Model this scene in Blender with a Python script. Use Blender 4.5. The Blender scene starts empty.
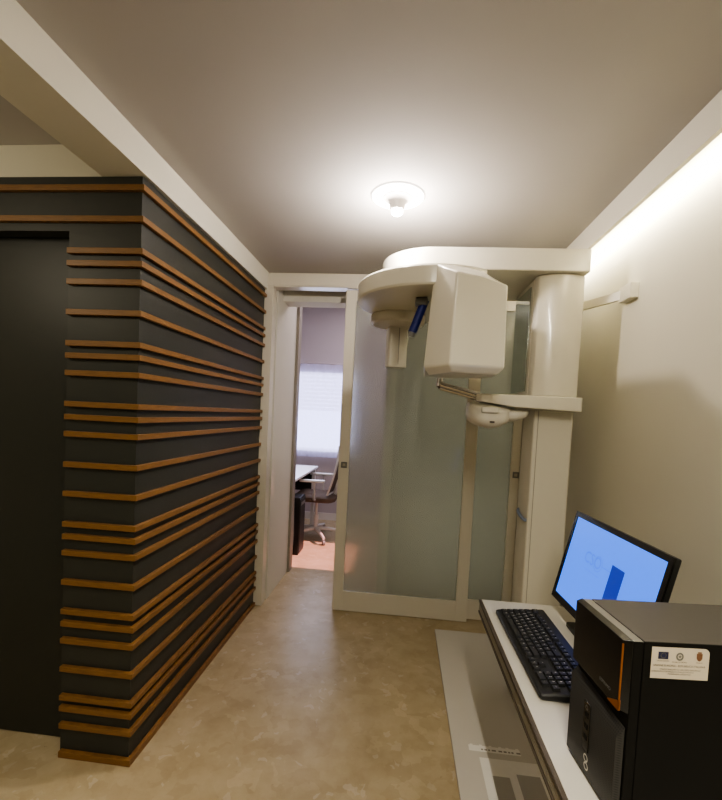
import bpy, bmesh, math, random
from mathutils import Vector, Matrix
random.seed(7)
sc = bpy.context.scene
COL = sc.collection
PI = math.pi

# ------------------------------------------------------------------ materials
def nodes(name):
    m = bpy.data.materials.new(name); m.use_nodes = True
    nt = m.node_tree
    return m, nt, nt.nodes['Principled BSDF']

def mat(name, col, rough=.5, metal=0., noise=0., nscale=20., bump=0., bscale=200., emit=None, estr=0., coat=0., spec=None):
    m, nt, b = nodes(name)
    b.inputs['Base Color'].default_value = (*col, 1)
    b.inputs['Roughness'].default_value = rough
    b.inputs['Metallic'].default_value = metal
    if spec is not None: b.inputs['Specular IOR Level'].default_value = spec
    if coat: b.inputs['Coat Weight'].default_value = coat; b.inputs['Coat Roughness'].default_value = .05
    tc = nt.nodes.new('ShaderNodeTexCoord')
    if noise:
        n = nt.nodes.new('ShaderNodeTexNoise'); n.inputs['Scale'].default_value = nscale; n.inputs['Detail'].default_value = 6
        nt.links.new(tc.outputs['Object'], n.inputs['Vector'])
        r = nt.nodes.new('ShaderNodeMix'); r.data_type = 'RGBA'
        r.inputs[6].default_value = (*[c*(1-noise) for c in col], 1)
        r.inputs[7].default_value = (*[min(1, c*(1+noise)) for c in col], 1)
        nt.links.new(n.outputs['Fac'], r.inputs[0]); nt.links.new(r.outputs[2], b.inputs['Base Color'])
    if bump:
        n2 = nt.nodes.new('ShaderNodeTexNoise'); n2.inputs['Scale'].default_value = bscale; n2.inputs['Detail'].default_value = 4
        nt.links.new(tc.outputs['Object'], n2.inputs['Vector'])
        bp = nt.nodes.new('ShaderNodeBump'); bp.inputs['Strength'].default_value = bump; bp.inputs['Distance'].default_value = .003
        nt.links.new(n2.outputs['Fac'], bp.inputs['Height']); nt.links.new(bp.outputs['Normal'], b.inputs['Normal'])
    if emit:
        b.inputs['Emission Color'].default_value = (*emit, 1); b.inputs['Emission Strength'].default_value = estr
    return m

def wood(name, c0, c1):
    m, nt, b = nodes(name)
    tc = nt.nodes.new('ShaderNodeTexCoord'); mp = nt.nodes.new('ShaderNodeMapping')
    mp.inputs['Scale'].default_value = (6, 6, 160)
    n = nt.nodes.new('ShaderNodeTexNoise'); n.inputs['Scale'].default_value = 3; n.inputs['Detail'].default_value = 8; n.inputs['Roughness'].default_value = .65
    cr = nt.nodes.new('ShaderNodeValToRGB')
    cr.color_ramp.elements[0].color = (*c0, 1); cr.color_ramp.elements[0].position = .3
    cr.color_ramp.elements[1].color = (*c1, 1); cr.color_ramp.elements[1].position = .7
    nt.links.new(tc.outputs['Object'], mp.inputs['Vector']); nt.links.new(mp.outputs['Vector'], n.inputs['Vector'])
    nt.links.new(n.outputs['Fac'], cr.inputs['Fac']); nt.links.new(cr.outputs['Color'], b.inputs['Base Color'])
    b.inputs['Roughness'].default_value = .45
    return m

def floor_material():
    m, nt, b = nodes('agglomerate_marble')
    N = nt.nodes.new; L = nt.links.new
    tc = N('ShaderNodeTexCoord')
    def noise(s, d=6, r=.6):
        n = N('ShaderNodeTexNoise'); n.inputs['Scale'].default_value = s; n.inputs['Detail'].default_value = d; n.inputs['Roughness'].default_value = r
        L(tc.outputs['Object'], n.inputs['Vector']); return n
    def ramp(src, els):
        c = N('ShaderNodeValToRGB'); e = c.color_ramp.elements
        while len(e) < len(els): e.new(.5)
        for k, (p, col) in enumerate(els): e[k].position = p; e[k].color = (*col, 1)
        L(src, c.inputs['Fac']); return c
    def mix(fac, a, bb, mode='MIX'):
        x = N('ShaderNodeMix'); x.data_type = 'RGBA'; x.blend_type = mode
        if isinstance(fac, float): x.inputs[0].default_value = fac
        else: L(fac, x.inputs[0])
        for i, s in ((6, a), (7, bb)):
            if isinstance(s, tuple): x.inputs[i].default_value = (*s, 1)
            else: L(s, x.inputs[i])
        return x.outputs[2]
    n1 = noise(5, 8, .65); base = ramp(n1.outputs['Fac'], [(.3, (.37, .295, .175)), (.5, (.43, .35, .22)), (.72, (.48, .40, .265))]).outputs['Color']
    # fragments: warped voronoi cells
    nw = noise(7, 3)
    wv = N('ShaderNodeVectorMath'); wv.operation = 'MULTIPLY_ADD'; wv.inputs[1].default_value = (.18, .18, .18)
    L(nw.outputs['Color'], wv.inputs[0]); L(tc.outputs['Object'], wv.inputs[2])
    vo = N('ShaderNodeTexVoronoi'); vo.inputs['Scale'].default_value = 17; L(wv.outputs[0], vo.inputs['Vector'])
    sp = N('ShaderNodeSeparateColor'); L(vo.outputs['Color'], sp.inputs[0])
    frag = ramp(sp.outputs[0], [(.0, (.9, .88, .85)), (.5, (1, 1, 1)), (.93, (1.02, 1.02, 1.02)), (1., (1.15, 1.17, 1.2))]).outputs['Color']
    col = mix(.75, base, frag, 'MULTIPLY')
    # small chips, pale and dark
    v2 = N('ShaderNodeTexVoronoi'); v2.inputs['Scale'].default_value = 38; L(wv.outputs[0], v2.inputs['Vector'])
    s2 = N('ShaderNodeSeparateColor'); L(v2.outputs['Color'], s2.inputs[0])
    pale = ramp(s2.outputs[1], [(.95, (0, 0, 0)), (.98, (1, 1, 1))]).outputs['Color']
    col = mix(pale, col, mix(.35, col, (.58, .52, .42)))
    n3 = noise(30, 5, .7); dark = ramp(n3.outputs['Fac'], [(.66, (0, 0, 0)), (.74, (1, 1, 1))]).outputs['Color']
    col = mix(dark, col, mix(.5, col, (.13, .085, .045)))
    L(col, b.inputs['Base Color'])
    b.inputs['Roughness'].default_value = .38
    b.inputs['Specular IOR Level'].default_value = .3
    return m

def frosted_glass():
    m, nt, b = nodes('frosted_glass')
    N = nt.nodes.new; L = nt.links.new
    out = nt.nodes['Material Output']
    b.inputs['Base Color'].default_value = (.74, .755, .70, 1)
    b.inputs['Transmission Weight'].default_value = .86
    b.inputs['Roughness'].default_value = .26
    b.inputs['IOR'].default_value = 1.25
    b.inputs['Coat Weight'].default_value = .5
    b.inputs['Coat Roughness'].default_value = .06
    tc = N('ShaderNodeTexCoord'); n = N('ShaderNodeTexNoise'); n.inputs['Scale'].default_value = 900
    L(tc.outputs['Object'], n.inputs['Vector'])
    bp = N('ShaderNodeBump'); bp.inputs['Strength'].default_value = .12; bp.inputs['Distance'].default_value = .0005
    L(n.outputs['Fac'], bp.inputs['Height']); L(bp.outputs['Normal'], b.inputs['Normal'])
    d = N('ShaderNodeBsdfDiffuse'); d.inputs['Color'].default_value = (.40, .43, .38, 1)
    mx = N('ShaderNodeMixShader'); mx.inputs[0].default_value = .22
    L(b.outputs[0], mx.inputs[1]); L(d.outputs[0], mx.inputs[2]); L(mx.outputs[0], out.inputs['Surface'])
    return m

def grille_material():
    m, nt, b = nodes('black_mesh_grille')
    tc = nt.nodes.new('ShaderNodeTexCoord'); w = nt.nodes.new('ShaderNodeTexWave')
    w.bands_direction = 'Z'; w.inputs['Scale'].default_value = 75
    nt.links.new(tc.outputs['Object'], w.inputs['Vector'])
    w2 = nt.nodes.new('ShaderNodeTexWave'); w2.bands_direction = 'Y'; w2.inputs['Scale'].default_value = 75
    nt.links.new(tc.outputs['Object'], w2.inputs['Vector'])
    mu = nt.nodes.new('ShaderNodeMath'); mu.operation = 'MULTIPLY'
    nt.links.new(w.outputs['Fac'], mu.inputs[0]); nt.links.new(w2.outputs['Fac'], mu.inputs[1])
    r = nt.nodes.new('ShaderNodeValToRGB'); r.color_ramp.elements[0].color = (.035, .034, .03, 1); r.color_ramp.elements[1].color = (.004, .004, .004, 1)
    nt.links.new(mu.outputs[0], r.inputs['Fac']); nt.links.new(r.outputs['Color'], b.inputs['Base Color'])
    b.inputs['Roughness'].default_value = .5
    return m

M = {}
M['floor'] = floor_material()
M['ceil'] = mat('ceiling_paint', (.45, .43, .405), .9, noise=.02, nscale=3)
M['wall'] = mat('cream_wall_paint', (.57, .545, .44), .85, noise=.02, nscale=4, bump=.05)
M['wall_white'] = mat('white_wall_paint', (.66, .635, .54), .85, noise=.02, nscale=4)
M['lacquer'] = mat('cream_white_lacquer', (.65, .61, .50), .35, noise=.015, nscale=6)
M['dark'] = mat('anthracite_paint', (.032, .0335, .028), .47, noise=.12, nscale=6, bump=.08, bscale=60)
M['darkdoor'] = mat('anthracite_door', (.023, .0245, .020), .45, noise=.1, nscale=4)
M['batten'] = wood('stained_wood', (.14, .068, .018), (.27, .135, .040))
M['glass'] = frosted_glass()
M['handle'] = mat('satin_nickel', (.20, .20, .19), .4, .6, noise=.1)
M['steel'] = mat('polished_steel', (.62, .60, .57), .22, 1., noise=.05)
M['alu'] = mat('brushed_aluminium', (.42, .39, .31), .38, .7, noise=.08, nscale=60)
M['white_plastic'] = mat('glossy_white_plastic', (.68, .65, .545), .22, coat=.4, noise=.01)
M['white_plastic2'] = mat('satin_white_plastic', (.64, .61, .51), .4, noise=.01)
M['grey_plastic'] = mat('grey_plastic', (.20, .20, .19), .45, noise=.05)
M['mirror'] = mat('mirror_glass', (.55, .60, .58), .04, 1., noise=.01)
M['blue'] = mat('royal_blue_sleeve', (.006, .016, .16), .5, noise=.2, nscale=80)
M['greyblue'] = mat('grey_blue_plastic', (.22, .26, .34), .5, noise=.1)
M['black'] = mat('black_plastic', (.010, .010, .009), .42, noise=.15, nscale=40)
M['black_gloss'] = mat('gloss_black_plastic', (.009, .0085, .007), .22, noise=.1, nscale=10)
M['key'] = mat('black_keycap', (.016, .016, .015), .48, noise=.1, nscale=80)
M['legend'] = mat('white_print', (.62, .60, .54), .6, noise=.02)
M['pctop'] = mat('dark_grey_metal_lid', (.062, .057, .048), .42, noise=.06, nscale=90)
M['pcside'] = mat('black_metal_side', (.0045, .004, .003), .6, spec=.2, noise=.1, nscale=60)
M['bezel_edge'] = mat('grey_bezel_edge', (.17, .165, .14), .35, noise=.05)
M['orange'] = mat('copper_orange_trim', (.26, .085, .012), .35, .3, noise=.15, nscale=30)
M['grille'] = grille_material()
M['paper'] = mat('sticker_paper', (.60, .53, .41), .55, noise=.03, nscale=20)
M['ink'] = mat('dark_print', (.05, .04, .035), .6, noise=.05)
M['flagblue'] = mat('flag_blue_print', (.016, .018, .06), .5, noise=.05)
M['crest'] = mat('crest_brown_print', (.18, .085, .04), .6, noise=.3, nscale=300)
M['emblem'] = mat('emblem_grey_print', (.16, .16, .14), .6, noise=.1, nscale=300)
M['star'] = mat('flag_star_print', (.25, .22, .10), .6, noise=.05)
M['desk_top'] = mat('white_laminate', (.55, .53, .465), .38, noise=.015, nscale=30)
M['dark_edge'] = mat('dark_edge_band', (.07, .055, .04), .4, noise=.1)
M['platform'] = mat('pale_grey_gloss_sheet', (.62, .59, .53), .2, noise=.02, nscale=8)
M['film'] = mat('clear_film_print', (.86, .84, .79), .25, noise=.04, nscale=40)
M['film3'] = mat('faint_grey_print', (.46, .44, .40), .25, noise=.05, nscale=40)
M['film2'] = mat('grey_film_print', (.30, .28, .25), .25, noise=.06, nscale=40)
M['screen'] = mat('lit_screen', (.02, .03, .06), .3, emit=(.06, .25, 1.2), estr=1.0, noise=.01)
M['screen_dark'] = mat('lit_screen_dark_blue', (.01, .02, .06), .3, emit=(.014, .032, .36), estr=.9, noise=.01)
M['screen_ink'] = mat('lit_screen_grey', (.02, .03, .06), .3, emit=(.04, .17, .85), estr=1.0, noise=.01)
M['bulb'] = mat('lit_bulb', (1, .97, .92), .4, emit=(1, .93, .82), estr=14, noise=.01)
M['lit_disc'] = mat('glowing_white_disc', (.85, .82, .78), .5, emit=(1, .95, .90), estr=2.0, noise=.01)  # emission stands in for bulb light falling on the base plate
M['white_fix'] = mat('white_fixture', (.80, .76, .72), .5, noise=.01)
M['partition'] = mat('green_grey_paint', (.38, .38, .315), .85, noise=.02, nscale=4)
M['lav_wall'] = mat('pale_lilac_wall', (.50, .45, .46), .85, noise=.02, nscale=4)
M['pane'] = mat('bright_daylight_pane', (.5, .5, .6), .3, emit=(.62, .66, 1.0), estr=3.6, noise=.02)
M['shutter'] = mat('glowing_roller_shutter', (.6, .6, .68), .5, emit=(.70, .70, 1.0), estr=2.3, noise=.04)  # daylight on the shutter and window frame is put in as emission
def sheer():
    m, nt, b = nodes('sheer_curtain_fabric'); N = nt.nodes.new; L = nt.links.new
    t = N('ShaderNodeBsdfTranslucent'); t.inputs['Color'].default_value = (.70, .70, .90, 1)
    d = N('ShaderNodeBsdfDiffuse'); d.inputs['Color'].default_value = (.55, .50, .52, 1)
    tr = N('ShaderNodeBsdfTransparent'); m1 = N('ShaderNodeMixShader'); m1.inputs[0].default_value = .35
    m2 = N('ShaderNodeMixShader')
    tc = N('ShaderNodeTexCoord'); n = N('ShaderNodeTexNoise'); n.inputs['Scale'].default_value = 40; L(tc.outputs['Object'], n.inputs['Vector'])
    mr = N('ShaderNodeMapRange'); mr.inputs[3].default_value = .28; mr.inputs[4].default_value = .40; L(n.outputs['Fac'], mr.inputs[0]); L(mr.outputs[0], m2.inputs[0])
    L(t.outputs[0], m1.inputs[1]); L(d.outputs[0], m1.inputs[2]); L(m1.outputs[0], m2.inputs[1]); L(tr.outputs[0], m2.inputs[2])
    L(m2.outputs[0], nt.nodes['Material Output'].inputs['Surface'])
    return m
M['sheer'] = sheer()
M['chair_mesh'] = mat('grey_brown_mesh_fabric', (.13, .105, .08), .8, noise=.15, nscale=200)
M['seat_fabric'] = mat('brown_seat_fabric', (.12, .085, .06), .9, noise=.15, nscale=120)
M['white_met'] = mat('white_metal', (.72, .70, .66), .35, noise=.02)
M['office_top'] = mat('white_desk_laminate', (.74, .72, .74), .35, noise=.02)
M['dark_grey'] = mat('dark_grey_plastic', (.02, .02, .02), .5, noise=.1)
M['seam'] = mat('grey_seam', (.30, .27, .22), .5, noise=.05)

# ------------------------------------------------------------------ mesh helpers
def new(): return bmesh.new()

def box(bm, x0, x1, y0, y1, z0, z1, mi=0):
    vs = [bm.verts.new(p) for p in ((x0,y0,z0),(x1,y0,z0),(x1,y1,z0),(x0,y1,z0),(x0,y0,z1),(x1,y0,z1),(x1,y1,z1),(x0,y1,z1))]
    for f in ((0,3,2,1),(4,5,6,7),(0,1,5,4),(1,2,6,5),(2,3,7,6),(3,0,4,7)):
        fa = bm.faces.new([vs[i] for i in f]); fa.material_index = mi
    return vs

def loft(bm, rings, cap=True, mi=0, closed=True):
    R = [[bm.verts.new(p) for p in r] for r in rings]
    n = len(R[0])
    for a, b in zip(R, R[1:]):
        for i in range(n if closed else n-1):
            j = (i+1) % n
            f = bm.faces.new((a[i], a[j], b[j], b[i])); f.material_index = mi
    if cap:
        for r in (R[0][::-1], R[-1]):
            f = bm.faces.new(r); f.material_index = mi
    return R

def prism(bm, pts, z0, z1, mi=0):           # plan outline, counter-clockwise
    return loft(bm, [[(x, y, z0) for x, y in pts], [(x, y, z1) for x, y in pts]], mi=mi)

def lathe(bm, prof, cx, cy, seg=40, mi=0):   # prof: (r, z) list
    return loft(bm, [[(cx+max(r,1e-4)*math.cos(2*PI*k/seg), cy+max(r,1e-4)*math.sin(2*PI*k/seg), z) for k in range(seg)] for r, z in prof], mi=mi)

def tube(bm, pts, rad, seg=12, mi=0):
    P = [Vector(p) for p in pts]; rings = []
    rr = rad if isinstance(rad, (list, tuple)) else [rad]*len(P)
    up = Vector((0, 0, 1))
    for i, p in enumerate(P):
        t = (P[min(i+1, len(P)-1)] - P[max(i-1, 0)]).normalized()
        s = t.cross(up)
        if s.length < .05: s = t.cross(Vector((1, 0, 0)))
        s.normalize(); u = s.cross(t).normalized()
        rings.append([tuple(p + rr[i]*(math.cos(2*PI*k/seg)*s + math.sin(2*PI*k/seg)*u)) for k in range(seg)])
    return loft(bm, rings, mi=mi)

def smoothpath(pts, n=6):
    P = [Vector(p) for p in pts]; out = []
    for i in range(len(P)-1):
        p0, p1, p2, p3 = P[max(i-1,0)], P[i], P[i+1], P[min(i+2,len(P)-1)]
        for k in range(n):
            t = k/n
            out.append(.5*((2*p1)+(p2-p0)*t+(2*p0-5*p1+4*p2-p3)*t*t+(3*p1-p0-3*p2+p3)*t**3))
    out.append(P[-1]); return [tuple(p) for p in out]

_txt = {}
def text_geo(s, size):
    if s not in _txt:
        cu = bpy.data.curves.new('t', 'FONT'); cu.body = s; cu.size = 1; cu.align_x = 'CENTER'; cu.align_y = 'CENTER'; cu.resolution_u = 3
        o = bpy.data.objects.new('t', cu); COL.objects.link(o)
        dg = bpy.context.evaluated_depsgraph_get(); dg.update()
        me = bpy.data.meshes.new_from_object(o.evaluated_get(dg))
        _txt[s] = ([tuple(v.co) for v in me.vertices], [tuple(p.vertices) for p in me.polygons])
        bpy.data.objects.remove(o); bpy.data.curves.remove(cu); bpy.data.meshes.remove(me)
    V, Fs = _txt[s]
    return [(x*size, y*size) for x, y, z in V], Fs

def text(bm, s, size, origin, ux, uy, mi=0, sx=1.):
    V, Fs = text_geo(s, size)
    o, ux, uy = Vector(origin), Vector(ux), Vector(uy)
    vs = [bm.verts.new(o + ux*x*sx + uy*y) for x, y in V]
    for f in Fs:
        try: fa = bm.faces.new([vs[i] for i in f]); fa.material_index = mi
        except ValueError: pass

def quad(bm, o, ux, uy, x0, x1, y0, y1, mi=0):
    o, ux, uy = Vector(o), Vector(ux), Vector(uy)
    f = bm.faces.new([bm.verts.new(o+ux*a+uy*b) for a, b in ((x0,y0),(x1,y0),(x1,y1),(x0,y1))]); f.material_index = mi

def ringflat(bm, o, ux, uy, cx, cy, r0, r1, mi=0, seg=24, ys=1.):
    o, ux, uy = Vector(o), Vector(ux), Vector(uy)
    A = [bm.verts.new(o+ux*(cx+r1*math.cos(2*PI*k/seg))+uy*(cy+ys*r1*math.sin(2*PI*k/seg))) for k in range(seg)]
    if r0 <= 0:
        f = bm.faces.new(A); f.material_index = mi; return
    B = [bm.verts.new(o+ux*(cx+r0*math.cos(2*PI*k/seg))+uy*(cy+ys*r0*math.sin(2*PI*k/seg))) for k in range(seg)]
    for k in range(seg):
        j = (k+1) % seg
        f = bm.faces.new((A[k], A[j], B[j], B[k])); f.material_index = mi

ORG = {}
def obj(name, bm, mats, parent=None, bevel=0., bseg=2, smooth=True, local=False, fixn=True, label=None):
    if fixn: bmesh.ops.recalc_face_normals(bm, faces=bm.faces[:])
    off = Vector((0,0,0))
    if parent is not None and not local:
        off = ORG.get(parent.name, Vector((0,0,0)))
        if off.length: bmesh.ops.translate(bm, verts=bm.verts[:], vec=-off)
    me = bpy.data.meshes.new(name); bm.to_mesh(me); bm.free()
    for m in (mats if isinstance(mats, (list, tuple)) else [mats]): me.materials.append(m)
    if smooth:
        me.polygons.foreach_set('use_smooth', [True]*len(me.polygons)); me.set_sharp_from_angle(angle=math.radians(35))
    o = bpy.data.objects.new(name, me); COL.objects.link(o)
    if parent is not None:
        o.parent = parent; ORG[o.name] = ORG.get(parent.name, Vector((0,0,0))) if not local else Vector((0,0,0))
    if bevel:
        b = o.modifiers.new('bevel', 'BEVEL'); b.width = bevel; b.segments = bseg; b.limit_method = 'ANGLE'; b.angle_limit = math.radians(40)
        b.harden_normals = True
    if label: o['label'] = label
    return o

def tag(o, label, cat, group=None, kind=None):
    o['label'] = label; o['category'] = cat
    if group: o['group'] = group
    if kind: o['kind'] = kind
    return o

def thing(name, label, cat, loc=(0,0,0), rotz=0., group=None, kind=None):
    o = bpy.data.objects.new(name, None); COL.objects.link(o)
    o.location = loc; o.rotation_euler = (0,0,rotz); o.empty_display_size = .1
    ORG[o.name] = Vector(loc)
    return tag(o, label, cat, group, kind)

def struct(name, bm, mats, label, cat, **k):
    return tag(obj(name, bm, mats, **k), label, cat, kind='structure')

# ------------------------------------------------------------------ camera
cd = bpy.data.cameras.new('camera'); cam = bpy.data.objects.new('camera', cd); COL.objects.link(cam)
cd.sensor_fit = 'HORIZONTAL'; cd.sensor_width = 36; cd.lens = 423.593/722*36
cd.shift_x = 0; cd.shift_y = 32.823/722; cd.clip_start = .02
cam.matrix_world = Matrix(((.994095,-.052428,.095011,0),(.097121,.039279,-.994497,0),(.048408,.997852,.044139,1.395),(0,0,0,1)))
sc.camera = cam

# ------------------------------------------------------------------ the setting
ZC = 2.342          # main ceiling
YB = 2.91           # plane of the glazed doors
b = new(); box(b, -2.75, 1.45, -1.4, 5.6, -.08, 0)
struct('floor', b, M['floor'], 'polished beige agglomerate marble floor with pale and brown chips', 'floor')
b = new(); box(b, -2.75, .85, -1.4, 2.99, ZC, ZC+.06); box(b, .80, .85, -1.4, 2.90, ZC+.05, 2.50); box(b, .80, 1.05, -1.4, 2.99, 2.48, 2.54)
box(b, -2.75, 1.45, 2.99, 5.6, 2.85, 2.91); box(b, -2.75, 1.06, 2.95, 2.99, ZC, 2.91)
struct('ceiling', b, M['ceil'], 'plain off-white ceiling carrying the round spotlight', 'ceiling', smooth=False)
b = new(); box(b, .833, .85, -1.4, 2.905, 2.232, ZC-.0005)
struct('trim_1', b, M['wall_white'], 'cream ceiling fascia board hiding the light strip along right wall', 'fascia')
b = new(); box(b, -1.145, -.97, -1.4, 2.905, 2.222, ZC-.0005)
struct('trim_2', b, M['wall_white'], 'cream ceiling beam running above the dark slatted wall', 'beam')
b = new(); box(b, .95, 1.06, -1.4, 3.4, 0, 2.48)
struct('wall_right', b, M['wall'], 'smooth cream wall beside the desk, washed by the hidden light strip', 'wall')
b = new(); box(b, -2.75, 1.06, -1.5, -1.4, 0, 2.54)
struct('wall_rear', b, M['darkdoor'], 'dark wall behind the viewer', 'wall')  # unseen wall, given a dark colour to cut bounce light
b = new(); box(b, -2.85, -2.75, -1.5, 2.0, 0, 2.4)
struct('wall_far_left', b, M['wall'], 'cream wall at the far left end of the room', 'wall')
b = new(); box(b, -2.75, -1.146, 1.50, 1.60, 2.223, ZC-.0005)
struct('wall_upper_left', b, M['wall_white'], 'short brightly lit cream wall strip above the dark sliding door', 'wall')

# dark slatted wall, with each wooden batten
XB, YF = -.97, 1.4785
wl = thing('wall_left', 'anthracite corner wall wrapped in horizontal wooden battens', 'wall', (XB, YF, 0), kind='structure')
b = new()
L = [(-1.272, 1.496), (-.987, 1.496), (-.987, 2.876), (-1.09, 2.876), (-1.09, 1.555), (-1.272, 1.555)]
prism(b, L, 0, 2.2215)
box(b, -2.75, -1.272, 1.496, 1.555, 2.024, 2.2215)
obj('panel', b, M['dark'], wl, smooth=False)
ZS = [2.175,2.063,1.948,1.902,1.835,1.723,1.608,1.562,1.497,1.381,1.332,1.268,1.152,1.04,.923,.875,.812,.698,.583,.535,.468,.356,.242,.198,  .129,.0135]
for i, z in enumerate(ZS):
    x0 = -2.74 if i < 2 else -1.266
    h = .0105 if i < 25 else .0125
    pts = [(x0, YF-.001), (XB+.001, YF-.001), (XB+.001, 2.872), (-.9865, 2.872), (-.9865, 1.4955), (x0, 1.4955)]
    b = new(); prism(b, pts, z-h, z+h)
    obj('batten', b, M['batten'], wl, bevel=.0015, smooth=False)

d1 = thing('door_1', 'dark anthracite sliding door recessed behind the slatted corner', 'door', (-1.75, 1.585, 0), kind='structure')
b = new(); box(b, -2.4, -1.28, 1.57, 1.61, .004, 2.06); obj('leaf', b, M['darkdoor'], d1, bevel=.002)
b = new(); box(b, -2.7, -1.11, 1.64, 1.68, 0, 2.2)
struct('wall_pocket', b, M['darkdoor'], 'added dark backing behind the recessed dark sliding door', 'wall')  # panel added to keep the gap around the door black

# opening at the end of the room
b = new(); box(b, -.995, -.928, 2.88, 2.955, 0, 2.2455)
struct('trim_3', b, M['lacquer'], 'cream upright door jamb where the slatted wall ends', 'door jamb', bevel=.003)
b = new(); box(b, -.995, .95, 2.895, 2.985, 2.2465, ZC-.001); box(b, -.992, .945, 2.889, 2.897, 2.253, 2.331)
struct('trim_4', b, M['lacquer'], 'cream sliding-door pelmet running below the ceiling', 'pelmet', bevel=.002)
b = new(); box(b, .815, .949, 2.92, 3.0, 0, 2.2455)
struct('wall_back', b, M['wall_white'], 'narrow cream wall return behind the imaging column', 'wall')
b = new(); box(b, -1.9, -.926, 2.991, 3.63, 0, 2.85)
struct('wall_reveal', b, M['wall_white'], 'deep cream wall return on the left of the open doorway', 'wall')
b = new(); box(b, -.925, 1.4, 3.12, 3.28, 2.205, 2.85)
struct('trim_5', b, M['wall_white'], 'cream lintel inside the doorway', 'lintel')

b = new(); box(b, -.9255, -.905, 3.54, 3.632, 0, 2.84)
struct('trim_7', b, M['seam'], 'door frame edge in painted grey brown shade where the doorway return meets the office', 'edge strip')  # door frame whose shade is painted in as grey brown
def glazed_door(name, label, x0, x1, y0, y1, z1, sl, sr, hx, hz):
    d = thing(name, label, 'door', ((x0+x1)/2, (y0+y1)/2, .004), kind='structure')
    b = new(); box(b, x0, x0+sl, y0, y1, .004, z1); obj('stile', b, M['lacquer'], d, bevel=.002)
    b = new(); box(b, x1-sr, x1, y0, y1, .004, z1); obj('stile', b, M['lacquer'], d, bevel=.002)
    b = new(); box(b, x0+sl, x1-sr, y0+.002, y1-.002, .004, .143); obj('bottom_rail', b, M['lacquer'], d, bevel=.002)
    b = new(); box(b, x0+sl, x1-sr, y0+.002, y1-.002, z1-.07, z1); obj('top_rail', b, M['lacquer'], d, bevel=.002)
    b = new(); box(b, x0+sl+.001, x1-sr-.001, y0+.014, y0+.022, .1435, z1-.0705); obj('glass_pane', b, M['glass'], d, smooth=False)
    b = new()
    w = .021
    box(b, hx-w, hx+w, y0-.0025, y0+.001, hz-w, hz+w, 0)
    h = obj('handle', b, M['handle'], d, bevel=.001, label='square grey recessed pull')
    b = new(); box(b, hx-.010, hx+.010, y0-.0032, y0-.0024, hz-.010, hz+.010); obj('finger_recess', b, M['alu'], h)
    return d
glazed_door('door_2', 'frosted glass sliding door in cream frame, nearest the open doorway', -.425, .510, 2.912, 2.946, 2.238, .072, .078, -.386, 1.037)
glazed_door('door_3', 'narrower frosted glass sliding door showing beside the white imaging column', .46, .812, 2.958, 2.992, 2.205, .05, .06, .788, 1.032)

# ------------------------------------------------------------------ the room beyond
b = new(); box(b, -2.75, 1.45, 5.4, 5.5, 0, 2.85)
struct('wall_far', b, M['lav_wall'], 'lilac grey end wall of the office beyond the doorway', 'wall')
b = new(); box(b, -2.75, -2.65, 1.7, 5.4, 0, 2.85)
struct('wall_office_left', b, M['lav_wall'], 'lilac grey left wall of the office beyond', 'wall')
b = new()                       # right office wall, unseen opening added and sized to shape the sun patch
for y0, y1, z0, z1 in ((3.625, 5.4, 0, 1.55), (3.625, 5.4, 2.2, 2.85), (4.40, 5.4, 1.55, 2.2)):
    box(b, 1.3, 1.4, y0, y1, z0, z1)
struct('wall_office_right', b, M['lav_wall'], 'office wall hidden behind the glazed doors, with an added opening shaping the sun patch', 'wall', smooth=False)
b = new(); box(b, -.058, 1.4, 3.30, 3.62, 0, 2.2045)
struct('wall_partition', b, M['partition'], 'green grey wall seen blurred through the frosted glass', 'wall')
b = new(); box(b, -.134, -.0585, 3.20, 3.622, 0, 2.2045)
struct('trim_6', b, M['lacquer'], 'pale wall end seen as a light strip through the frosted glass', 'wall end')
b = new(); box(b, -2.6, .9, 5.385, 5.399, 0, .09)
struct('baseboard_far', b, M['white_met'], 'pale skirting along the end wall of the office', 'baseboard')
w1 = thing('window_1', 'bright window with a half-lowered roller shutter in the office beyond', 'window', (-1.07, 5.38, 1.0), kind='structure')
b = new(); box(b, -1.42, -.72, 5.386, 5.395, .93, 1.86); obj('pane', b, M['pane'], w1)
b = new()
for x0, x1, z0, z1 in ((-1.46,-1.42,.89,1.90),(-.72,-.68,.89,1.90),(-1.42,-.72,1.86,1.90),(-1.42,-.72,.89,.93)): box(b, x0, x1, 5.372, 5.399, z0, z1)
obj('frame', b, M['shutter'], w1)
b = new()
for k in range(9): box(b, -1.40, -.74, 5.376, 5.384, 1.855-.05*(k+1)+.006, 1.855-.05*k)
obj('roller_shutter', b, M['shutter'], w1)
b = new(); n_ = 60
for k in range(n_):
    x0 = -1.62+1.14*k/n_; x1 = -1.62+1.14*(k+1)/n_; ya = 5.325+.008*math.sin(k*.9); yb = 5.325+.008*math.sin((k+1)*.9)
    b.faces.new([b.verts.new(p) for p in ((x0,ya,.82),(x1,yb,.82),(x1,yb,2.0),(x0,ya,2.0))])
bmesh.ops.remove_doubles(b, verts=b.verts[:], dist=1e-5)
obj('sheer_curtain', b, M['sheer'], w1, fixn=False)
b = new(); tube(b, [(-1.66,5.325,2.01),(-.44,5.325,2.01)], .01, 10); obj('curtain_rod', b, M['lav_wall'], w1)

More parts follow.
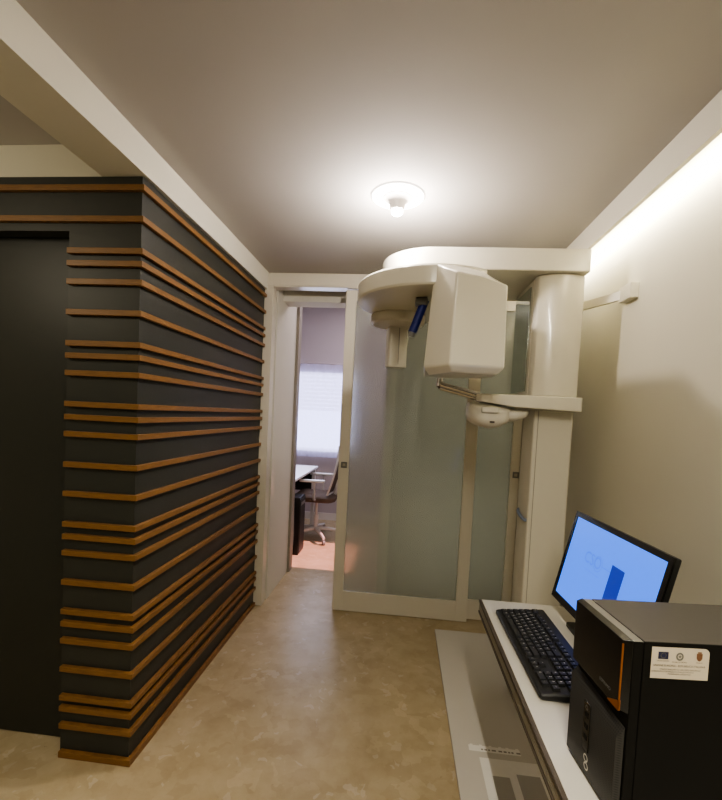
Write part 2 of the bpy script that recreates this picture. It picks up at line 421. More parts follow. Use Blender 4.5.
od = thing('office_desk', 'white-topped office desk beyond the doorway', 'desk', (-1.4, 4.4, 0))
b = new(); box(b, -1.85, -.985, 3.72, 5.05, .715, .74); obj('tabletop', b, M['office_top'], od, bevel=.003)
for x, y in ((-1.02, 3.80), (-1.02, 4.98), (-1.8, 3.80), (-1.8, 4.98)):
    b = new(); box(b, x-.02, x+.02, y-.02, y+.02, 0, .714); obj('leg', b, M['white_met'], od, bevel=.003)
b = new(); box(b, -1.78, -1.04, 4.97, 4.99, .45, .7); obj('modesty_panel', b, M['dark_grey'], od)
pc2 = thing('computer_tower', 'black computer standing on the floor under the office desk', 'computer', (-1.12, 4.08, 0))
b = new(); box(b, -1.30, -.935, 3.97, 4.19, .0, .56); obj('case', b, M['black'], pc2, bevel=.006)
b = new(); box(b, -.937, -.930, 3.98, 4.18, .02, .54); fr = obj('front_panel', b, M['dark_grey'], pc2, bevel=.003)
b = new(); box(b, -.931, -.928, 4.0, 4.16, .48, .51); obj('drive_slot', b, M['grey_plastic'], fr)
tag(obj('cable', (lambda bb: (tube(bb, smoothpath([(-1.0,3.94,.70),(-.985,3.93,.45),(-.972,3.90,.2),(-.98,3.87,.03),(-1.02,3.86,.012),(-1.12,3.88,.012)]), .006), bb)[1])(new()), M['grey_plastic']),
    'grey cable drooping from the office desk to the floor', 'cable')
b = new(); box(b, -1.03, -.93, 3.68, 3.74, 0.0, .035); box(b, -1.02, -.94, 3.695, 3.725, .034, .038, 1)
tag(obj('power_strip', b, [M['white_met'], M['grey_plastic']], bevel=.003), 'small white power strip on floor beside the doorway wall', 'power strip')

oc = thing('office_chair', 'white-framed swivel chair with dark mesh back at the office desk', 'chair', (-.90, 4.62, 0))
cx, cy = -.90, 4.62
b = new()
tube(b, [(cx,cy,.09),(cx,cy,.25)], .028, 16); tube(b, [(cx,cy,.25),(cx,cy,.43)], .016, 16)
obj('gas_column', b, M['white_met'], oc)
for k in range(5):
    a = math.radians(-62 + 72*k)
    ex, ey = cx+.31*math.cos(a), cy+.31*math.sin(a)
    b = new(); tube(b, [(cx,cy,.105),(cx+.15*math.cos(a),cy+.15*math.sin(a),.095),(ex,ey,.07)], [.024,.02,.014], 10)
    lg = obj('base_leg', b, M['white_met'], oc)
    b = new(); loft(b, [[(ex+dx*math.sin(a)*1 + .025*math.cos(t)*math.cos(a), ey-dx*math.cos(a) + .025*math.cos(t)*math.sin(a), .0255+.025*math.sin(t)) for t in [2*PI*q/14 for q in range(14)]] for dx in (-.012,.012)])
    obj('castor', b, M['grey_plastic'], lg)
b = new()
def sq(cx_, cy_, w, d, r=.06, n=6):
    o = []
    for qx, qy, a0 in ((1,1,0),(-1,1,90),(-1,-1,180),(1,-1,270)):
        for k in range(n+1):
            a = math.radians(a0+90*k/n); o.append((cx_+qx*(w/2-r)+r*math.cos(a), cy_+qy*(d/2-r)+r*math.sin(a)))
    return o
loft(b, [[(x,y,.43) for x,y in sq(cx,cy,.40,.42)], [(x,y,.445) for x,y in sq(cx,cy,.46,.47)], [(x,y,.48) for x,y in sq(cx,cy,.46,.47)], [(x,y,.495) for x,y in sq(cx,cy,.41,.42)]])
obj('seat', b, M['seat_fabric'], oc)
# back faces the desk (towards -x); it stands on the +x side
rings = []
for k in range(9):
    t = k/8; z = .52+.52*t; xx = cx+.15+.05*math.sin(t*PI*.9)*.6+.10*t
    w = .21+.03*math.sin(t*PI)
    rings.append([(xx+.03*(1-abs(s)), cy+w*s, z) for s in (-1,-.75,-.5,-.25,0,.25,.5,.75,1)])
b = new(); loft(b, rings, cap=False, closed=False); br = obj('backrest', b, M['chair_mesh'], oc)
m_ = br.modifiers.new('solid', 'SOLIDIFY'); m_.thickness = .012
edge = [r[0] for r in rings] + rings[-1][1:-1] + [r[-1] for r in rings[::-1]] + rings[0][1:-1][::-1]
b = new(); tube(b, edge+[edge[0]], .012, 8); obj('back_frame', b, M['white_met'], oc)
b = new(); tube(b, smoothpath([(cx,cy,.42),(cx+.15,cy,.42),(cx+.205,cy,.5),(cx+.225,cy,.68)]), .018, 10); obj('back_support', b, M['white_met'], oc)
for s in (-1, 1):
    b = new(); tube(b, [(cx+.02,cy+s*.20,.46),(cx+.02,cy+s*.265,.47),(cx+.02,cy+s*.265,.655)], .014, 10)
    ar = obj('arm_post', b, M['white_met'], oc)
    b = new(); box(b, cx-.14, cx+.13, cy+s*.265-.03, cy+s*.265+.03, .655, .682); obj('armrest', b, M['white_met'], ar, bevel=.01)

# ------------------------------------------------------------------ ceiling spotlight
LX, LY = -.069, 1.874
sl = thing('ceiling_spotlight', 'lit white round ceiling spotlight with short cylinder body', 'ceiling light', (LX, LY, ZC))
b = new(); lathe(b, [(.114,ZC),(.116,ZC-.002),(.112,ZC-.006),(.05,ZC-.010),(.02,ZC-.010)], LX, LY, 64); obj('base_plate', b, M['lit_disc'], sl)
b = new(); lathe(b, [(.062,ZC-.012),(.045,ZC-.02),(.034,ZC-.034),(.030,ZC-.060),(.027,ZC-.062),(.027,ZC-.055)], LX, LY, 40); obj('body', b, M['white_fix'], sl)
b = new(); lathe(b, [(.020,ZC-.055),(.026,ZC-.060),(.027,ZC-.066),(.024,ZC-.074),(.015,ZC-.080),(.001,ZC-.082)], LX, LY, 32); bo = obj('bulb', b, M['bulb'], sl, label='glowing frosted bulb')

# ------------------------------------------------------------------ panoramic x-ray machine
pm = thing('panoramic_xray_machine', 'white dental panoramic x-ray machine on tall column by the right wall', 'x-ray machine', (.69, 2.2, .0205))
def rrect(x0, x1, y0, y1, r, n=5):
    o = []
    for qx, qy, a0 in ((x1-r,y1-r,0),(x0+r,y1-r,90),(x0+r,y0+r,180),(x1-r,y0+r,270)):
        for k in range(n+1):
            a = math.radians(a0+90*k/n); o.append((qx+r*math.cos(a), qy+r*math.sin(a)))
    return o
b = new(); prism(b, rrect(.612, .790, 2.05, 2.235, .012), .021, 1.452); col = obj('column', b, M['white_plastic2'], pm)
b = new(); box(b, .630, .633, 2.0485, 2.0505, .03, 1.45); obj('seam', b, M['seam'], col)
# carriage: bowed front
pts = [(.575,2.36),(.575,2.03)]
for k in range(11):
    t = k/10; pts.append((.583+.196*t, 2.012-.034*math.sin(PI*(.06+.88*t))))
pts += [(.787,2.03),(.787,2.36)]
b = new(); prism(b, pts, 1.515, 2.060); car = obj('carriage', b, M['white_plastic'], pm, bevel=.006, bseg=3)
b = new(); box(b, .573, .576, 2.045, 2.055, 1.52, 2.05); obj('edge_trim', b, M['lacquer'], car)
b = new(); box(b, .568, .5745, 2.085, 2.345, 1.54, 2.03); obj('mirror', b, M['mirror'], pm, bevel=.002, label='tall narrow mirror on column side')
for z, r_ in ((1.86,.010),(1.92,.008)):
    b = new(); tube(b, [(.7875,2.10,z),(.806,2.10,z)], r_, 12); obj('clip', b, M['white_plastic'], pm)
# overhead arm
c0 = (.11, 2.20); R0 = .25
pts = [(.776,1.955),(.784,1.963),(.784,2.40)]
pts += [(.60,2.45)]
for k in range(25):
    a = math.radians(90+180*k/24); pts.append((c0[0]+R0*math.cos(a), c0[1]+R0*math.sin(a)))
b = new(); prism(b, pts, 2.061, 2.160); obj('overhead_arm', b, M['white_plastic'], pm, bevel=.008, bseg=3)
b = new(); lathe(b, [(.07,2.0605),(.07,2.0015)], .11, 2.05, 32); obj('pivot', b, M['white_plastic2'], pm)
# rotating arm : round slab
b = new(); R1 = .352
def arm_plan(r): return [(.11+r*math.cos(math.radians(a)), 2.05+r*math.sin(math.radians(a))) for a in [56+4*k for k in range(63)]]
loft(b, [[(x, y, z) for x, y in arm_plan(r)] for r, z in ((R1-.03,1.915),(R1-.006,1.918),(R1,1.926),(R1,1.990),(R1-.008,2.0))])
obj('rotating_arm', b, M['white_plastic'], pm)
# tube head
A0=(.163,1.600); A1=(.172,1.600); B0=(.372,1.642); B1=(.366,1.642)
fb=[(A0[0]+(B0[0]-A0[0])*t, A0[1]+(B0[1]-A0[1])*t) for t in (0,.33,.66,1)]
ft=[(A1[0]+(B1[0]-A1[0])*t, A1[1]+(B1[1]-A1[1])*t) for t in (0,.4,.72,1)]
ftz=[1.934,1.925,1.913,1.899]
rt=[(.098,1.712),(.19,1.722),(.275,1.705),(.366,1.690)]; rtz=[2.003,1.999,1.972,1.915]
kt=[(.105,1.90),(.17,1.92),(.27,1.91),(.345,1.87)]; ktz=[2.003,2.0,1.975,1.92]
kb=[(.085,1.90),(.15,1.92),(.25,1.91),(.345,1.87)]
b = new()
V=lambda p,z: b.verts.new((p[0],p[1],z))
vfb=[V(p,1.594) for p in fb]; vfc=[V((.176,1.628),1.570),V((.238,1.640),1.568),V((.298,1.652),1.568),V((.352,1.664),1.570)]; vft=[V(p,z) for p,z in zip(ft,ftz)]; vrt=[V(p,z) for p,z in zip(rt,rtz)]; vkt=[V(p,z) for p,z in zip(kt,ktz)]; vkb=[V(p,1.572) for p in kb]
vcb=V((.0745,1.72),1.594); vdb=V((.372,1.72),1.590); vcc=V((.098,1.725),1.570); vdc=V((.352,1.725),1.570)
for i in range(3):
    b.faces.new((vfb[i],vfb[i+1],vft[i+1],vft[i])); b.faces.new((vft[i],vft[i+1],vrt[i+1],vrt[i]))
    b.faces.new((vrt[i],vrt[i+1],vkt[i+1],vkt[i])); b.faces.new((vkt[i],vkt[i+1],vkb[i+1],vkb[i]))
b.faces.new((vft[0],vrt[0],vcb,vfb[0])); b.faces.new((vrt[0],vkt[0],vkb[0],vcb))
b.faces.new((vrt[3],vft[3],vfb[3],vdb)); b.faces.new((vkt[3],vrt[3],vdb,vkb[3]))
for i in range(3): b.faces.new((vfc[i],vfc[i+1],vfb[i+1],vfb[i]))
b.faces.new((vfc[0],vfb[0],vcb,vcc)); b.faces.new((vfb[3],vfc[3],vdc,vdb))
b.faces.new([vfc[3],vfc[2],vfc[1],vfc[0],vcc,vdc]); b.faces.new([vdc,vcc,vcb,vkb[0],vkb[1],vkb[2],vkb[3],vdb])
obj('tube_head', b, M['white_plastic'], pm, bevel=.007, bseg=3)
# sensor
b = new(); lathe(b, [(.128,1.868),(.138,1.876),(.140,1.890),(.140,1.9145)], -.05, 2.25, 48); obj('sensor_collar', b, M['white_plastic2'], pm)
b = new(); prism(b, rrect(-.052, .052, -.045, .045, .014), 1.655, 1.9140)
bmesh.ops.rotate(b, verts=b.verts[:], cent=(0,0,0), matrix=Matrix.Rotation(math.radians(14), 3, 'Z')); bmesh.ops.translate(b, verts=b.verts[:], vec=(-.052,2.33,0))
sen = obj('sensor_housing', b, M['white_plastic'], pm, bevel=.004)
b = new(); box(b, -.040, -.036, 2.268, 2.285, 1.67, 1.86); obj('slit', b, M['seam'], sen)
# temple rest hanging from the slab
b = new(); box(b, .030, .084, 1.87, 1.92, 1.88, 1.9145); tr = obj('temple_rest', b, M['grey_plastic'], pm, bevel=.008)
b = new(); tube(b, [(.072,1.893,1.905),(.024,1.893,1.764)], .0185, 16); obj('blue_sleeve', b, M['blue'], tr, label='royal blue protective sleeve')
b = new(); tube(b, [(.027,1.893,1.768),(.0205,1.893,1.745)], [.0175,.013], 16); obj('tip', b, M['grey_plastic'], tr)
# lower (chin) arm
pts=[(.330,1.975),(.350,1.958),(.50,1.951),(.780,1.951),(.787,1.958),(.787,2.36),(.60,2.36),(.565,2.20),(.45,2.10),(.335,2.02)]
zb=lambda x: 1.480-.030*max(0,min(1,(x-.33)/.25))
b = new(); loft(b, [[(x,y,zb(x)) for x,y in pts],[(x,y,1.514) for x,y in pts]]); obj('chin_arm', b, M['white_plastic'], pm, bevel=.005, bseg=3)
for dy, dz in ((0,0),(.03,-.012)):
    b = new(); tube(b, smoothpath([(.39,2.00+dy,1.497+dz),(.345,2.00+dy,1.508+dz),(.26,2.01+dy,1.530+dz),(.185,2.02+dy,1.549+dz),(.168,2.025+dy*.6,1.558+dz)],4), .0135, 12); obj('chin_rod', b, M['steel'], pm)
b = new(); tube(b, [(.168,2.035,1.545),(.168,2.035,1.60),(.168,2.035,1.66)], [.020,.013,.009], 14); obj('chin_post', b, M['steel'], pm)
b = new(); loft(b, [[(.168+.04*math.cos(a)*s, 2.035+.025*math.sin(a)*s, z) for a in [2*PI*k/18 for k in range(18)]] for s,z in ((.4,1.655),(1,1.664),(1,1.676),(.6,1.684))]); obj('chin_rest', b, M['white_plastic2'], pm)
def lobes(stations):
    rings=[]
    for x, yc, wy, zt, zbt in stations:
        zc=(zt+zbt)/2; hz=(zt-zbt)/2
        rings.append([(x, yc+wy*math.copysign(abs(math.cos(a))**.7,math.cos(a)), zc+hz*math.copysign(abs(math.sin(a))**.7,math.sin(a))) for a in [2*PI*k/24 for k in range(24)]])
    return rings
b = new(); loft(b, lobes([(.300,2.05,.02,1.455,1.425),(.306,2.05,.06,1.475,1.400),(.325,2.05,.085,1.476,1.380),(.36,2.05,.10,1.474,1.364),(.41,2.05,.10,1.470,1.355),(.45,2.05,.09,1.465,1.366),(.48,2.05,.07,1.460,1.382),(.50,2.05,.04,1.455,1.395)]))
grip = obj('patient_grip', b, M['white_plastic2'], pm)
b = new(); loft(b, lobes([(.465,2.06,.03,1.452,1.41),(.475,2.06,.07,1.452,1.392),(.51,2.06,.085,1.452,1.392),(.55,2.06,.08,1.451,1.405),(.572,2.06,.06,1.451,1.420),(.58,2.06,.03,1.45,1.432)])); obj('patient_grip', b, M['white_plastic2'], pm)
b = new(); box(b, .352, .428, 1.938, 1.962, 1.428, 1.456); obj('control_pad', b, M['white_plastic'], grip, bevel=.006)
b = new(); box(b, .392, .412, 1.948, 1.965, 1.384, 1.392); obj('button', b, M['dark_edge'], grip)
b = new(); tube(b, smoothpath([(.613,2.062,.930),(.604,2.07,.930),(.600,2.11,.934),(.603,2.18,.946),(.613,2.205,.952)]), .008, 10); obj('cable_clip', b, M['greyblue'], pm, label='grey-blue strap on column side')
for z in (.55, .25):
    b = new(); box(b, .788, .948, 2.16, 2.21, z, z+.03); obj('wall_fixing', b, M['white_plastic2'], pm)
# arm tying the column to the wall
b = new()
p0, p1 = Vector((.788, 2.13, 1.945)), Vector((.932, 1.962, 1.967)); dd = (p1-p0).normalized(); nn = Vector((-dd.y, dd.x, 0)).normalized()
loft(b, [[tuple(p+nn*a+Vector((0,0,c))) for a, c in ((-.008,-.020),(.008,-.020),(.008,.020),(-.008,.020))] for p in (p0, p1)])
wb = obj('wall_bracket', b, M['white_plastic2'], pm, bevel=.002)
b = new(); box(b, .916, .949, 1.885, 1.985, 1.935, 2.000); obj('end_block', b, M['white_plastic2'], wb, bevel=.003)

# ------------------------------------------------------------------ grey sheet on the floor
b = new(); box(b, .283, .945, .30, 2.745, .0005, .020)
ps = tag(obj('floor_platform', b, M['platform'], bevel=.002), 'pale grey glossy platform on floor under desk and imaging column', 'platform')
ps['label'] = 'pale grey glossy platform on floor under the desk'
b = new(); o_, ux, uy = (.455,1.762,.0206), (1,0,0), (0,1,0)
quad(b, o_, ux, uy, -.105, .105, -.016, .016, 0)
random.seed(4)
x = -.055
while x < .095:
    w = random.uniform(.006, .018); quad(b, (o_[0],o_[1],.0210), ux, uy, x, x+w, -.008, .000, 1); x += w+random.uniform(.004,.012)
for x in (-.098,-.06,-.02,.02,.05,.09): quad(b, (o_[0],o_[1],.0209), ux, uy, x, x+.012, .016, .021, 0)
obj('label_strip', b, [M['film'], M['film2']], ps, smooth=False)
b = new(); quad(b, (.385,1.50,.0207), ux, uy, .0, .24, -.5, .215, 0)
for k, (x0,x1,y0,y1) in enumerate(((.035,.10,.02,.13),(.035,.09,-.25,-.05),(.13,.22,.03,.15),(.13,.22,-.3,-.02))): quad(b, (.385,1.50,.0211), ux, uy, x0, x1, y0, y1, 1)
obj('printed_sheet', b, [M['film'], M['film3']], ps, smooth=False)

# ------------------------------------------------------------------ desk
DX0, DX1, DY0, DY1 = .318, .945, .28, 1.56
dk = thing('desk', 'white-topped desk with metal-edged front along the right wall', 'desk', (.63, .92, .02))
b = new(); box(b, DX0+.006, DX1, DY0, DY1, .697, .740); obj('tabletop', b, M['desk_top'], dk, bevel=.001)
b = new()
box(b, DX0-.004, DX0+.0055, DY0, DY1, .731, .7402, 1); box(b, DX0-.004, DX0+.0055, DY0, DY1, .693, .700, 1)
box(b, DX0, DX0+.0055, DY0, DY1, .700, .731, 0)
for z in (.7065,.714,.7215): box(b, DX0-.0025, DX0+.001, DY0, DY1, z-.0018, z+.0018, 0)
obj('edge_profile', b, [M['alu'], M['dark_edge']], dk, smooth=False, label='ribbed metal edge with dark lips')
b = new(); box(b, .66, .93, 1.47, 1.495, .0215, .6965); obj('side_panel', b, M['desk_top'], dk, bevel=.001)
b = new(); box(b, .66, .93, .34, .365, .0215, .6965); obj('side_panel', b, M['desk_top'], dk, bevel=.001)
b = new(); box(b, .90, .915, .366, 1.469, .35, .6965); obj('back_panel', b, M['desk_top'], dk, bevel=.001)

# ------------------------------------------------------------------ keyboard (local: x right, y away from user)
kbd = thing('keyboard', 'black full-size keyboard lying on the white desk', 'keyboard', (.432, 1.232, .7405), -PI/2+math.radians(1.0))
KW, KD = .446, .158
b = new()
def krect(w, d, r, z, dz):
    return [(x, y, z+dz*(y+d/2)/d) for x, y in rrect(-w/2, w/2, -d/2, d/2, r)]
loft(b, [krect(KW-.006,KD-.006,.006,.002,0), krect(KW,KD,.008,.006,0), krect(KW,KD,.008,.013,.012), krect(KW-.006,KD-.006,.007,.016,.012)])
obj('case', b, M['black'], kbd, local=True)
U = .0189
rows = []
def R(y, x0, seq):
    x = x0
    for it in seq:
        w, s = (it, '') if isinstance(it, (int, float)) else it
        if s is not None: rows.append((x, y, w, 1, s))
        x += w
K = lambda s: [(1, c) for c in s]
R(5.3, 0, [(1,'Esc'),(1,None)]+[(1,'F%d'%k) for k in range(1,5)]+[(.5,None)]+[(1,'F%d'%k) for k in range(5,9)]+[(.5,None)]+[(1,'F%d'%k) for k in range(9,13)])
R(5.3, 15.25, [(1,'Stamp'),(1,'Bloc'),(1,'Pausa')])
R(4, 0, K('\\1234567890\'ì')+[(2,'<--')]); R(4, 15.25, [(1,'Ins'),(1,'Home'),(1,'Pag+')]); R(4, 18.5, [(1,'Num'),(1,'/'),(1,'*'),(1,'-')])
R(3, 0, [(1.5,'Tab')]+K('QWERTYUIOPè+')+[(1.5,'')]); R(3, 15.25, [(1,'Canc'),(1,'Fine'),(1,'Pag-')]); R(3, 18.5, K('789')+[(1,'+')])
R(2, 0, [(1.75,'Caps')]+K('ASDFGHJKLòàù')+[(1.25,'Invio')]); R(2, 18.5, K('456'))
R(1, 0, [(1.25,'^')]+K('<ZXCVBNM,.-')+[(2.75,'^')]); R(1, 16.25, K('^')); R(1, 18.5, K('123')+[(1,'Invio')])
R(0, 0, [(1.25,'Ctrl'),(1.25,'#'),(1.25,'Alt'),(6.25,''),(1.25,'AltGr'),(1.25,'#'),(1.25,'='),(1.25,'Ctrl')]); R(0, 15.25, [(1,'<'),(1,'v'),(1,'>')]); R(0, 18.5, [(2,'0'),(1,'.')])
def key_geo(b, r):
    x, y, w, h, s = r
    x0 = -KW/2+.0105 + x*U; y0 = -KD/2+.014 + y*U; x1 = x0+w*U-.001; y1 = y0+U-.001
    sl_ = .012/KD
    zf = lambda yy: .0160+sl_*(yy+KD/2)
    t = .0026
    vs = [(x0,y0),(x1,y0),(x1,y1),(x0,y1)]; tp = [(x0+t,y0+t),(x1-t,y0+t),(x1-t,y1-t*.6),(x0+t,y1-t*.6)]
    loft(b, [[(p,q,zf(q)-.001) for p,q in vs], [(p,q,zf(q)+.0065) for p,q in tp]])
    if s:
        n = len(s); size = .0085 if n == 1 else .0048 if n < 4 else .0036
        cxk = x0+(.34 if w < 1.6 else .2 if w < 3 else .5)*(x1-x0)+ (n>1)*.0015; cyk = y0+.62*(y1-y0)
        text(b, s, size, (cxk, cyk, zf(cyk)+.0068), (1,0,0), (0,1,sl_), mi=1)
far = [r for r in rows if r[1] > 5 and r[0] < 7]
for r in rows:
    if r in far: continue
    b = new(); key_geo(b, r); obj('key', b, [M['key'], M['legend']], kbd, local=True, smooth=False, fixn=False)
b = new()
for r in far: key_geo(b, r)
fk = obj('function_key', b, [M['key'], M['legend']], kbd, local=True, smooth=False, fixn=False); fk['kind'] = 'stuff'

# ------------------------------------------------------------------ monitor
# screen plane from measured corners
TL=Vector((.620,1.517,1.097)); TR=Vector((.640,1.010,1.101)); BL=Vector((.560,1.504,.833))
ux=(TR-TL); Wm=ux.length-.012; ux.normalize()
dn=(BL-TL); dn=dn-ux*dn.dot(ux); Hm=dn.length; uy=-dn.normalized(); un=ux.cross(uy)   # un faces the viewer side (-x)
mo = thing('monitor', 'black widescreen monitor with a light blue screen behind the computer tower', 'monitor', (.67, 1.26, .7405))
P = lambda a, c, d: tuple(TL + ux*a - uy*c + un*d)       # a: right, c: down, d: out of the screen
def slab(b, a0, a1, c0, c1, d0, d1, mi=0):
    vs = [b.verts.new(P(*q)) for q in ((a0,c0,d0),(a1,c0,d0),(a1,c1,d0),(a0,c1,d0),(a0,c0,d1),(a1,c0,d1),(a1,c1,d1),(a0,c1,d1))]
    for f in ((0,3,2,1),(4,5,6,7),(0,1,5,4),(1,2,6,5),(2,3,7,6),(3,0,4,7)):
        fa = b.faces.new([vs[i] for i in f]); fa.material_index = mi
Hm = .305
b = new(); slab(b, 0, Wm, 0, Hm, -.016, -.002); slab(b, .10, Wm-.10, .05, Hm-.05, -.050, -.0155); obj('housing', b, M['black'], mo, bevel=.004)
b = new(); bz = .016
slab(b, 0, bz, 0, Hm, -.002, .003); slab(b, Wm-bz, Wm, 0, Hm, -.002, .003); slab(b, bz, Wm-bz, 0, bz, -.002, .003); slab(b, bz, Wm-bz, Hm-bz-.006, Hm, -.002, .003)
obj('bezel', b, M['black_gloss'], mo, smooth=False)
b = new(); slab(b, bz, Wm-bz, bz, Hm-bz-.006, -.0015, .0); scn = obj('screen', b, M['screen'], mo, smooth=False)
b = new()
so = Vector(P(0,0,.0008))
quad(b, so, ux, -uy, .278, .340, .095, Hm-bz-.006, 0); obj('blue_bar', b, M['screen_dark'], scn, smooth=False, label='dark blue upright rectangle')
b = new()
text(b, 'CSO', .050, so+ux*.178-uy*.118, ux, uy, sx=1.0)
ringflat(b, so, ux, -uy, .210, .118, .0215, .0235, seg=32)
quad(b, so, ux, -uy, .234, .277, .117, .1195)
text(b, 'costruzione strumenti', .010, so+ux*.19-uy*.152, ux, uy)
obj('logo', b, M['screen_ink'], scn, smooth=False, label='faint grey round logo lettering')
b = new(); n_ = 14
ctr = Vector(P(Wm/2, Hm*.62, -.05))
loft(b, [[(ctr.x+.012+dx, ctr.y+dy, ctr.z) for dx,dy in ((-.012,-.04),(.012,-.04),(.012,.04),(-.012,.04))], [(.70+dx, 1.26+dy, .752) for dx,dy in ((-.016,-.05),(.016,-.05),(.016,.05),(-.016,.05))]])
obj('stand_neck', b, M['black'], mo, bevel=.003)
b = new(); prism(b, rrect(.563, .80, 1.13, 1.415, .012), .7412, .753); obj('stand_base', b, M['black'], mo, bevel=.002)

# ------------------------------------------------------------------ computer tower on the desk (local: x depth, y width, z up)
TA = math.atan2(.094, .994)
pc = thing('desktop_computer', 'black computer tower standing on the desk with a white sticker on its side', 'computer', (.388, .711, .7412), TA)
TW, TH, TD = .160, .309, .375
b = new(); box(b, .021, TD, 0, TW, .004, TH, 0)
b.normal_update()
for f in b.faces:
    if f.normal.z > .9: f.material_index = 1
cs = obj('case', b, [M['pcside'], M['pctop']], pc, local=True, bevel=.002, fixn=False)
for x, y in ((.05,.02),(.05,.14),(.33,.02),(.33,.14)):
    b = new(); lathe(b, [(.010,0),(.010,.0045)], x, y, 12); obj('foot', b, M['black'], pc, local=True)
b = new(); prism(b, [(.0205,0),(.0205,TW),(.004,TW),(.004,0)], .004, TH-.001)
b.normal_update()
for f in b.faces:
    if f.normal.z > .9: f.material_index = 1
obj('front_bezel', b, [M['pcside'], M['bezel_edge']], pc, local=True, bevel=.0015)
# upper smooth panel with orange edging
b = new(); loft(b, [[(-.010,.006,.190),(-.010,TW-.004,.190),(.0035,TW,.186),(.0035,.0,.186)], [(-.010,.006,TH-.003),(-.010,TW-.004,TH-.003),(.0035,TW,TH),(.0035,0,TH)]])
up_ = obj('drive_panel', b, M['black_gloss'], pc, local=True, bevel=.001)
b = new(); box(b, -.0112, -.0085, .0045, .0059, .190, TH-.008)
prism_ = [[(-.0112,.0045,.1885),(-.0075,.0045,.1885),(-.0075,.0045,.206),(-.0112,.0045,.206)],[(-.0112,.034,.1885),(-.0075,.034,.1885),(-.0075,.034,.1905),(-.0112,.034,.1905)]]
loft(b, prism_)
obj('orange_edge', b, M['orange'], up_, local=True, smooth=False, label='copper orange edging')
b = new(); text(b, 'ESPRIMO', .0085, (-.0104,.045,.208), (0,-1,0), (0,0,1)); obj('lettering', b, M['grey_plastic'], up_, local=True, smooth=False)
# grille, slanted inwards at the top
b = new(); loft(b, [[(-.008,.008,.006),(-.008,TW-.001,.006),(.0035,TW,.006),(.0035,.004,.006)],[(-.008,.008,.140),(-.008,TW-.001,.158),(.0035,TW,.172),(.0035,.004,.160)]])
gr = obj('grille', b, M['grille'], pc, local=True, bevel=.001)
b = new(); box(b, -.0098, -.0078, .083, .104, .050, .140); cp = obj('port_panel', b, M['grey_plastic'], pc, local=True, bevel=.001)
cp.data.materials[0] = M['black_gloss']
b = new()
for z in (.070,.090,.112): box(b, -.0104, -.0097, .088, .099, z, z+.010)
obj('port', b, M['pcside'], cp, local=True)
b = new(); ringflat(b, (-.0102,.0935,.130), (0,-1,0), (0,0,1), 0, 0, .003, .0045); obj('power_button', b, M['handle'], cp, local=True)
b = new()
o2 = (-.0085,.088,.030)
ringflat(b, o2, (0,-1,0), (0,0,1), -.0012, .0072, .0046, .0072, seg=28); ringflat(b, o2, (0,-1,0), (0,0,1), .0012, -.0068, .0046, .0072, seg=28)
obj('emblem', b, M['legend'], gr, local=True, smooth=False, label='silver figure-eight emblem')
# sticker on the side that faces the viewer (local y = 0 plane)
so = Vector((.080, -.0006, .2755)); sx_, sy_ = (1,0,0), (0,0,1)
b = new()
w2, h2 = .0465, .026
out = [(-w2,-h2),(w2,-h2)] + [(w2-.008+.008*math.cos(math.radians(a)), h2-.008+.008*math.sin(math.radians(a))) for a in (0,20,40,60,80,90)] + [(-w2,h2)]
f = b.faces.new([b.verts.new(so+Vector(sx_)*x+Vector(sy_)*y+Vector((0,-.002*max(0,(x-.0415)/.005)*.4,0))) for x, y in out])
stk = obj('sticker', b, M['paper'], pc, local=True, smooth=False, fixn=False, label='white funding sticker with emblems and small print')
o3 = so+Vector((0,-.0006,0))
def prt(name, fn, mats):
    b = new(); fn(b); obj(name, b, mats, stk, local=True, smooth=False, fixn=False)
def flag(b):
    quad(b, o3, sx_, sy_, -.036, -.0195, .0065, .0185, 0)
    for k in range(12):
        a = 2*PI*k/12; ringflat(b, o3+Vector((0,-.0003,0)), sx_, sy_, -.02775+.0042*math.cos(a), .0125+.0042*math.sin(a), 0, .0006, 1, 5)
prt('flag', flag, [M['flagblue'], M['star']])
def embl(b):
    ringflat(b, o3, sx_, sy_, -.001, .0115, .0036, .0062, 0, 20, 1.1)
    n = []
    for k in range(10):
        a = PI/2+2*PI*k/10; r = .0034 if k % 2 == 0 else .0014; n.append(b.verts.new(o3+Vector((0,-.0002,0))+Vector(sx_)*(-.001+r*math.cos(a))+Vector(sy_)*(.0115+r*math.sin(a))))
    b.faces.new(n)
prt('emblem', embl, M['emblem'])
def crest(b):
    n = [(.026,.018),(.0355,.018),(.0355,.010),(.0335,.0065),(.0308,.005),(.028,.0065),(.026,.010)]
    b.faces.new([b.verts.new(o3+Vector(sx_)*x+Vector(sy_)*y) for x, y in n])
    quad(b, o3, sx_, sy_, .0275, .034, .0185, .0205)
prt('crest', crest, M['crest'])
def lines(b):
    for s, size, x, y in (('UNIONE EUROPEA', .0026, -.0277, .0035), ('REPUBBLICA ITALIANA', .0026, -.001, .0022), ('REGIONE', .0026, .031, .0025),
                          ('UNIONE EUROPEA - REPUBBLICA ITALIANA', .0047, -.001, -.0042),
                          ('FONDO EUROPEO DI SVILUPPO REGIONALE', .0036, .001, -.0105), ('INTERVENTO COFINANZIATO DALLO STATO E DALLA REGIONE', .0034, 0, -.0142), ('PROGRAMMA OPERATIVO', .0034, 0, -.018)):
        text(b, s, size, o3+Vector(sx_)*x+Vector(sy_)*y, sx_, sy_, sx=.92)
prt('small_print', lines, M['ink'])

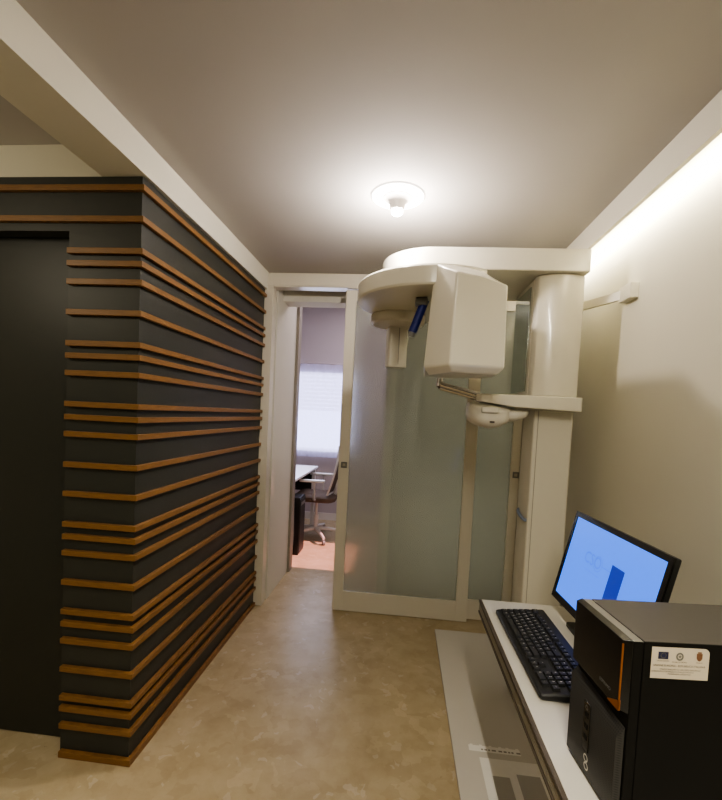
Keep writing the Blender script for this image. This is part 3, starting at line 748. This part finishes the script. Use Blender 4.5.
# ------------------------------------------------------------------ lights
def area(name, loc, rot, sx, sy, power, col, spread=None):
    l = bpy.data.lights.new(name, 'AREA'); l.shape = 'RECTANGLE'; l.size = sx; l.size_y = sy; l.energy = power; l.color = col
    if spread: l.spread = spread
    o = bpy.data.objects.new(name, l); COL.objects.link(o); o.location = loc; o.rotation_euler = rot; return o
def point(name, loc, power, col, r=.03):
    l = bpy.data.lights.new(name, 'POINT'); l.energy = power; l.color = col; l.shadow_soft_size = r
    o = bpy.data.objects.new(name, l); COL.objects.link(o); o.location = loc; return o
point('spot_bulb_lamp', (LX, LY, 2.235), 20, (1, .90, .85), .02)
def spot(name, loc, power, col, ang, blend=.5, r=.03):
    l = bpy.data.lights.new(name, 'SPOT'); l.energy = power; l.color = col; l.shadow_soft_size = r; l.spot_size = math.radians(ang); l.spot_blend = blend
    o = bpy.data.objects.new(name, l); COL.objects.link(o); o.location = loc; return o
spot('spot_beam_lamp', (LX, LY, 2.25), 22, (1, .90, .78), 100, .6)
area('linear_ceiling_lamp', (.055, -.50, 2.335), (0, 0, 0), .025, 1.7, 42, (1, .91, .76))
# cove strip behind the fascia, shining on the right wall (local -Z -> +x and down)
area('cove_lamp', (.893, 1.95, 2.268), (0, math.radians(-80), 0), .02, 1.85, 19, (1, .91, .74))
point('left_lamp', (-2.0, .6, 2.08), 9, (1, .89, .68), .12)
# daylight and added fill lamps in the office beyond
area('office_window_lamp', (-1.07, 5.28, 1.4), (math.radians(-90), 0, 0), .7, .9, 9, (.78, .82, 1.0))
area('office_fill', (-.3, 4.3, 2.80), (0, 0, 0), .8, .8, 20, (1, .86, .95))  # added overhead fill without a fixture, brightens the office
area('partition_fill', (.42, 3.02, 1.15), (math.radians(90), 0, 0), .85, 2.1, 3.2, (1, .96, .87))  # added unseen fill, brightens the partition behind the frosted glass
sl_ = bpy.data.lights.new('sun', 'SUN'); sl_.energy = 9; sl_.color = (1, .45, .46); sl_.angle = math.radians(.6)
so_ = bpy.data.objects.new('sun', sl_); COL.objects.link(so_)
dirv = Vector((-.9998*math.cos(math.radians(42.5)), .02*math.cos(math.radians(42.5)), -math.sin(math.radians(42.5))))
so_.rotation_euler = dirv.to_track_quat('-Z', 'Y').to_euler()
w = bpy.data.worlds.new('world'); sc.world = w; w.use_nodes = True
bg = w.node_tree.nodes['Background']; bg.inputs[0].default_value = (.55, .65, 1, 1); bg.inputs[1].default_value = .6

sc.view_settings.view_transform = 'AgX'
try: sc.view_settings.look = 'AgX - Medium High Contrast'
except Exception: pass
sc.view_settings.exposure = 0.3
